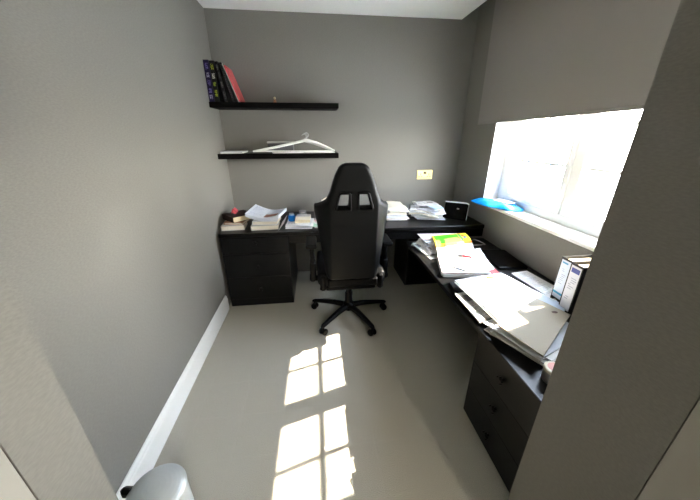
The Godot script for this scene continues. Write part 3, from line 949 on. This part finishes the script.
func build_right_back_things() -> void:
	var y := 0.7405
	pile("white document in the tall pile right of the chair back", "documents in the tall pile right of the chair", Vector3(1.67, y, 0.36), 0.22, 0.28, 4.0, 13, 0.0085, 0.022, [M.paper, M.paper2, M.text, M.paper3], 41)
	var t := pile("opened letter in the loose heap of mail on the back desk", "heap of opened mail", Vector3(2.02, y, 0.36), 0.27, 0.26, 10.0, 14, 0.0055, 0.04, [M.paper, M.paper2, M.text, M.news, M.paper3, M.text2], 43)
	sheet("newspaper", "folded newspaper on top of the heap of mail", "newspaper", [Vector2(1.90, 0.22), Vector2(2.10, 0.20), Vector2(2.13, 0.38), Vector2(1.90, 0.40)], t + 0.001, 0.008, M.news, func(u: float, v: float) -> float: return 0.012 * sin(v * 3.0) * (1.0 - 0.4 * u))
	sheet("paper_sheet", "pale blue letter on the front of the mail heap", "paper", [Vector2(1.99, 0.42), Vector2(2.10, 0.40), Vector2(2.12, 0.52), Vector2(2.02, 0.56)], t + 0.001, 0.004, mat(Color(0.72, 0.82, 0.90), 0.8), func(u: float, v: float) -> float: return 0.012 * pow(1.0 - v, 2.0) * (1.0 - u))
	# black glass frame with a silver rim, leaning back
	var fr := thing("picture_frame", "black glass frame with a silver rim leaning in the desk corner", "frame", Vector3(2.252, y, 0.50), -36.0)
	var lean := Basis(Vector3.RIGHT, deg_to_rad(-24.0))
	var pst := start()
	cbox(pst, lean * Vector3(0, 0.085, 0), Vector3(0.225, 0.168, 0.012), 0.004, lean)
	obj("panel", pst.commit(), M.gloss, fr)
	var rst := start()
	tube(rst, [lean * Vector3(-0.113, 0.172, 0), lean * Vector3(0.09, 0.172, 0), lean * Vector3(0.108, 0.165, 0), lean * Vector3(0.1145, 0.145, 0), lean * Vector3(0.1145, 0.006, 0)], [0.008, 0.008, 0.007, 0.0045, 0.003], 8)
	obj("rim", rst.commit(), M.satin, fr)
	var kst := start()
	cbox(kst, lean * Vector3(0.02, 0.11, 0.0066), Vector3(0.022, 0.012, 0.001), 0.0003, lean)
	obj("emblem", kst.commit(), M.steel, fr)
	obj("strut", tubem([lean * Vector3(0, 0.12, -0.008), Vector3(0, 0.004, -0.115)], [0.004], 6), M.black, fr)
	# wall socket
	var s := thing("wall_socket", "brass double wall socket above the back desk", "socket", Vector3(2.09, 1.12, 0.001))
	obj("plate", boxm(Vector3(0.172, 0.098, 0.008), 0.003, Vector3(0, 0, 0.004)), M.brass, s)
	for k in [-1.0, 1.0]:
		obj("earth_slot", boxm(Vector3(0.008, 0.016, 0.002), 0.0005, Vector3(k * 0.047, 0.004, 0.0088)), M.black, s)
		for j in [-1.0, 1.0]:
			obj("pin_slot", boxm(Vector3(0.014, 0.009, 0.002), 0.0005, Vector3(k * 0.047 + j * 0.014, -0.020, 0.0088)), M.black, s)
		obj("switch", boxm(Vector3(0.014, 0.026, 0.006), 0.002, Vector3(k * 0.0085, 0.020, 0.0105)), M.black, s)

func build_right_desk_things() -> void:
	var y := 0.6115
	# far pile: pink sheets, newspapers
	var t := pile("pink and white paper in the far pile on the window desk", "papers in the far pile on the window desk", Vector3(1.985, y, 0.86), 0.36, 0.22, 2.0, 9, 0.0065, 0.010, [M.paper, M.paper2, M.pink, M.text], 51)
	sheet("paper_sheet", "pink printed sheet topping the far pile", "paper", [Vector2(1.79, 0.745), Vector2(2.16, 0.775), Vector2(2.14, 0.93), Vector2(1.79, 0.90)], t + 0.002, 0.002, M.pink)
	sheet("newspaper", "crumpled newspaper drooping towards the desk edge", "newspaper", [Vector2(1.70, 0.86), Vector2(1.79, 0.84), Vector2(1.87, 1.07), Vector2(1.775, 1.10)], y + 0.001, 0.006, M.news, func(u: float, v: float) -> float: return 0.05 * u * (1.0 - 0.7 * v) + 0.008 * sin(u * 9.0 + v * 5.0) + 0.008)
	sheet("newspaper", "second newspaper tucked beneath the crumpled one", "newspaper", [Vector2(1.73, 0.90), Vector2(1.86, 0.90), Vector2(1.86, 1.14), Vector2(1.77, 1.15)], y, 0.003, M.news)
	sheet("magazine", "magazine with bright green and yellow cover", "magazine", [Vector2(1.880, 0.86), Vector2(2.215, 0.82), Vector2(2.165, 1.15), Vector2(1.805, 1.265)], t + 0.005, 0.007, M.magazine, func(_u: float, v: float) -> float: return 0.009 - 0.084 * smoothstep(0.3, 1.0, v))
	# middle papers with pens
	var t2 := y
	var mid := [Vector2(1.80, 1.205), Vector2(2.205, 1.10), Vector2(2.105, 1.52), Vector2(1.735, 1.45)]
	for i in 5:
		var dx := [0.006, -0.004, 0.004, -0.003, 0.0][i] as float
		var cc := []
		for p in mid:
			cc.append(p + Vector2(dx, dx * 0.8))
		sheet("paper_sheet", ["lowest sheet under the red marker", "second sheet under the red marker", "third sheet under the red marker", "pink-edged sheet under the red marker", "printed sheet with the red marker lying on it"][i], "paper", cc, t2 + i * 0.0082, 0.006, [M.paper, M.paper2, M.paper, M.pink, M.text3][i], func(_u: float, v: float) -> float: return 0.018 * pow(1.0 - v, 2.0), "sheets under the red marker")
	t2 += 5 * 0.0082 - 0.002
	marker("marker_pen", "red marker pen with a dark cap", "pen", Vector3(1.955, t2 + 0.022, 1.225), Vector3(2.045, t2 + 0.018, 1.275), 0.0085, M.red, M.grey)
	marker("pen", "slim grey ballpoint pen on the printed sheet", "pen", Vector3(1.805, t2 + 0.008, 1.375), Vector3(1.905, t2 + 0.0045, 1.465), 0.0042, M.grey, M.black)
	sheet("sticky_note", "small grey printed slip beside the red marker", "paper", rect(0.05, 0.03, 25.0, Vector2(1.95, 1.33)), t2 + 0.0065, 0.001, M.paper4)
	sheet("paper_sheet", "red-edged sheet at the corner of the marker papers", "paper", [Vector2(2.06, 1.475), Vector2(2.125, 1.45), Vector2(2.115, 1.545), Vector2(2.06, 1.545)], t2 + 0.0005, 0.001, mat(Color(0.80, 0.35, 0.35), 0.7))
	# laptop
	var lp := thing("laptop", "closed black laptop lying against the window wall", "laptop", Vector3(2.325, y, 1.23), -6.0)
	obj("base", boxm(Vector3(0.215, 0.012, 0.34), 0.003, Vector3(0, 0.006, 0)), M.black, lp)
	obj("lid", boxm(Vector3(0.217, 0.008, 0.342), 0.003, Vector3(0, 0.0165, 0)), M.gloss, lp)
	var wr := thing("wire_stand", "small bent silver wire lying behind the laptop", "wire", Vector3(2.315, y, 0.85), -6.0)
	obj("wire", tubem([Vector3(-0.07, 0.003, 0.05), Vector3(-0.045, 0.030, 0.0), Vector3(-0.01, 0.034, -0.01), Vector3(0.03, 0.022, 0.0), Vector3(0.075, 0.003, 0.035), Vector3(0.03, 0.003, 0.05), Vector3(-0.07, 0.003, 0.055)], [0.003], 8), M.steel, wr)
	# heap in front of the binders
	sheet("folder", "dark grey folder at the desk edge under the big white sheets", "folder", [Vector2(1.735, 1.565), Vector2(2.00, 1.58), Vector2(1.99, 1.88), Vector2(1.712, 1.83)], y, 0.018, M.black)
	sheet("magazine", "grey magazine curling over the desk edge", "magazine", [Vector2(1.70, 1.72), Vector2(1.97, 1.70), Vector2(1.98, 1.90), Vector2(1.70, 2.01)], y + 0.0185, 0.008, M.news, func(u: float, _v: float) -> float: return 0.010 - 0.010 * pow(1.0 - u, 3.0))
	var n := pile("thick white document in the heap beside the two binders", "documents in the heap by the binders", Vector3(1.935, y + 0.0, 2.105), 0.37, 0.29, -24.0, 7, 0.0062, 0.012, [M.paper, M.paper2, M.paper4], 63)
	# big sheets in the sun
	var bq := [Vector2(1.745, 1.615), Vector2(2.10, 1.555), Vector2(2.205, 1.905), Vector2(1.775, 2.045)]
	for i in 4:
		var o := Vector2([0.012, -0.010, 0.008, 0.0][i], [-0.01, 0.012, 0.004, 0.0][i])
		var cc := []
		for p in bq:
			cc.append(p + o)
		sheet("paper_sheet", ["bottom large white sheet in the sunlit heap", "second large white sheet in the sunlit heap", "third large white sheet in the sunlit heap", "top large white sheet with the yellow pencil"][i], "paper", cc, y + 0.044 + i * 0.0034, 0.003, [M.paper2, M.paper, M.paper2, M.paper][i], func(u: float, v: float) -> float: return 0.003 + 0.003 * sin(v * 4.0 + u * 2.0), "large white sheets in the sunlit heap")
	marker("pencil", "yellow pencil on the large white sheets", "pencil", Vector3(1.955, y + 0.0685, 1.622), Vector3(2.03, y + 0.0685, 1.615), 0.0042, M.yellow, M.yellow)
	sheet("paper_sheet", "white letter lying by the binders, outer one", "paper", [Vector2(2.245, 1.465), Vector2(2.385, 1.44), Vector2(2.42, 1.74), Vector2(2.27, 1.80)], y + 0.001, 0.006, M.text)
	sheet("folder", "black-edged folder under the letter by the binders", "folder", [Vector2(2.195, 1.455), Vector2(2.33, 1.425), Vector2(2.37, 1.80), Vector2(2.23, 1.82)], y - 0.0005, 0.0012, M.black)
	sheet("plastic_wallet", "pale blue plastic wallet sticking out beside the beige folder", "wallet", [Vector2(2.02, 1.93), Vector2(2.17, 1.84), Vector2(2.225, 1.985), Vector2(2.06, 2.06)], y + 0.0585, 0.003, mat(Color(0.72, 0.77, 0.84), 0.3))
	var fo := sheet("folder", "beige card folder on top of the heap by the binders", "folder", [Vector2(1.735, 2.09), Vector2(2.095, 1.895), Vector2(2.155, 2.06), Vector2(1.80, 2.315)], y + 0.064, 0.007, M.manila, func(u: float, v: float) -> float: return 0.010 * sin(u * 3.0) * (0.5 + 0.5 * v))
	var st := start()
	var ov := PackedVector2Array()
	for i in 18:
		ov.append(Vector2(cos(TAU * i / 18.0) * 0.016, sin(TAU * i / 18.0) * 0.010))
	slab(st, ov, 0, 0.001)
	obj("brown_mark", st.commit(), mat(Color(0.30, 0.20, 0.16), 0.6), fo, Vector3(2.085, 0, 2.035) - Vector3(fo.position.x, -0.0115, fo.position.z))
	# lever arch binders
	binder("lever-arch binder with a white label and a cyan stripe, further from the door", Vector3(2.235, y, 1.872), 0.298, true)
	binder("lever-arch binder with a blue-headed label, nearer to the door", Vector3(2.185, y, 1.985), 0.318, false)
	# tin
	var tin := thing("tin", "round grey tin with a cream lid at the desk corner", "tin", Vector3(1.806, y, 2.375))
	obj("body", lathem([Vector2(0, 0), Vector2(0.036, 0), Vector2(0.038, 0.004), Vector2(0.038, 0.05), Vector2(0, 0.05)], 28), M.steel, tin)
	obj("lid", lathem([Vector2(0, 0.0505), Vector2(0.040, 0.0505), Vector2(0.040, 0.062), Vector2(0.037, 0.066), Vector2(0, 0.066)], 28), M.paper3, tin)
	obj("label_print", lathem([Vector2(0, 0.0666), Vector2(0.028, 0.0666), Vector2(0.028, 0.0662)], 20), mat(Color(0.85, 0.62, 0.58), 0.6), tin)

func marker(called: String, label: String, category: String, a: Vector3, b: Vector3, r: float, body: Material, cap: Material) -> void:
	var o := thing(called, label, category, a)
	var d := b - a
	obj("barrel", tubem([d * 0.32, d * 0.34, d * 0.98, d], [r * 0.96, r, r, r * 0.7], 12), body, o)
	obj("cap", tubem([Vector3.ZERO, d * 0.04, d * 0.315], [r * 0.7, r * 1.04, r * 1.04], 12), cap, o)

func binder(label: String, at: Vector3, h: float, first: bool) -> void:
	var b := thing("ring_binder", label, "binder", at)
	var dz := 0.072
	var dx := 0.215
	var st := start()
	var bm := mat(Color(0.16, 0.165, 0.175), 0.5)
	cbox(st, Vector3(0.0015, h * 0.5, 0), Vector3(0.003, h, dz), 0.001)
	cbox(st, Vector3(dx * 0.5, h * 0.5, -dz * 0.5 + 0.0015), Vector3(dx, h, 0.003), 0.001)
	cbox(st, Vector3(dx * 0.5, h * 0.5, dz * 0.5 - 0.0015), Vector3(dx, h, 0.003), 0.001)
	obj("cover", st.commit(), bm, b)
	obj("papers", boxm(Vector3(dx - 0.03, h - 0.022, dz - 0.012), 0.001, Vector3(dx * 0.5, h * 0.5 - 0.004, 0)), M.cream, b)
	# label on the spine, facing -x
	var im := Image.create(64, 256, false, Image.FORMAT_RGB8)
	im.fill(Color(0.80, 0.84, 0.90) if first else Color(0.86, 0.87, 0.90))
	var g := RandomNumberGenerator.new()
	g.seed = 5 if first else 9
	if first:
		im.fill_rect(Rect2i(0, 214, 64, 14), Color(0.25, 0.62, 0.78))
		im.fill_rect(Rect2i(8, 12, 40, 10), Color(0.35, 0.60, 0.75))
	else:
		im.fill_rect(Rect2i(6, 12, 52, 26), Color(0.32, 0.36, 0.62))
	for k in 12:
		var yy := 56 + k * 12
		if yy < 205 and g.randf() < 0.75:
			im.fill_rect(Rect2i(10 + g.randi_range(0, 12), yy, g.randi_range(14, 34), 4), Color(0.60, 0.63, 0.70))
	var lm := mat(Color.WHITE, 0.6)
	lm.albedo_texture = ImageTexture.create_from_image(im)
	var s := start()
	var x := -0.0006
	var q := [Vector3(x, 0.055, -0.030), Vector3(x, h - 0.012, -0.030), Vector3(x, h - 0.012, 0.030), Vector3(x, 0.055, 0.030)]
	var uv := [Vector2(0, 1), Vector2(0, 0), Vector2(1, 0), Vector2(1, 1)]
	for k in [0, 1, 2, 0, 2, 3]:
		s.set_normal(Vector3(-1, 0, 0))
		s.set_uv(uv[k])
		s.add_vertex(q[k])
	obj("spine_label", s.commit(), lm, b)
	var ring := []
	for k in 17:
		var a := TAU * k / 16.0
		ring.append(Vector3(-0.001, 0.030 + sin(a) * 0.013, cos(a) * 0.013))
	obj("finger_ring", tubem(ring, [0.003], 8), M.steel, b)
	var t := Transform3D(Basis(Vector3(0, 0, 1), PI / 2), Vector3(0.0, 0.030, 0))
	obj("finger_hole", lathem([Vector2(0, 0.0007), Vector2(0.0115, 0.0007), Vector2(0.0115, 0)], 18, t), M.gloss, b)

func build_small_room_things() -> void:
	# blue bag on the sill
	var bag := thing("bag", "crumpled bright blue plastic bag on the window sill", "bag", Vector3(2.475, 0.946, 0.80))
	var bf := func(p: Vector3) -> float:
		# outline in plan, thin and puffy, with a drooping tip over the sill edge
		var droop := 0.0
		var q := Vector2(p.x, p.z).rotated(0.30)
		var rx := 0.125 * (1.0 - 0.25 * smoothstep(-0.1, 0.25, q.y))
		var e := pow(pow(absf(q.x) / rx, 2.6) + pow(absf(q.y) / 0.25, 2.6), 1.0 / 2.6)
		var top := 0.034 * (1.0 - pow(clampf(e, 0.0, 1.0), 3.0)) + 0.010 + 0.004 * sin(p.x * 40.0 + p.z * 17.0) + 0.003 * sin(p.z * 50.0 - p.x * 30.0)
		return maxf(maxf((e - 1.0) * 0.10, (p.y - top) * 0.7), 0.002 - p.y)
	obj("plastic", net(bf, Vector3(-0.22, -0.008, -0.32), Vector3(0.22, 0.07, 0.32), 0.008), M.bag, bag)
	sheet("paper_sheet", "white paper showing on the blue bag", "paper", rect(0.08, 0.17, -18.0, Vector2(2.52, 0.84)), 0.9935, 0.001, M.paper)
	# pedal bin by the doorway
	var bn := thing("pedal_bin", "small brushed steel pedal bin by the white skirting", "bin", Vector3(0.222, 0, 2.405), -8.0)
	obj("body", lathem([Vector2(0, 0.0), Vector2(0.098, 0.0), Vector2(0.102, 0.006), Vector2(0.102, 0.250), Vector2(0.099, 0.252), Vector2(0, 0.252)], 40), M.satin, bn)
	var lp := []
	for i in 9:
		var a := PI * 0.5 * i / 8.0
		lp.append(Vector2(cos(a) * 0.105, 0.262 + sin(a) * 0.038))
	lp.push_front(Vector2(0.105, 0.254))
	lp.push_front(Vector2(0, 0.254))
	obj("lid", lathem(lp, 40), M.satin, bn)
	obj("base_ring", lathem([Vector2(0.102, 0.0), Vector2(0.107, 0.0), Vector2(0.107, 0.018), Vector2(0.1025, 0.02)], 40), M.black, bn)
	obj("hinge", boxm(Vector3(0.05, 0.045, 0.03), 0.012, Vector3(-0.112, 0.262, 0.0)), M.black, bn)
	obj("pedal", boxm(Vector3(0.05, 0.012, 0.045), 0.005, Vector3(0.125, 0.016, 0)), M.black, bn)
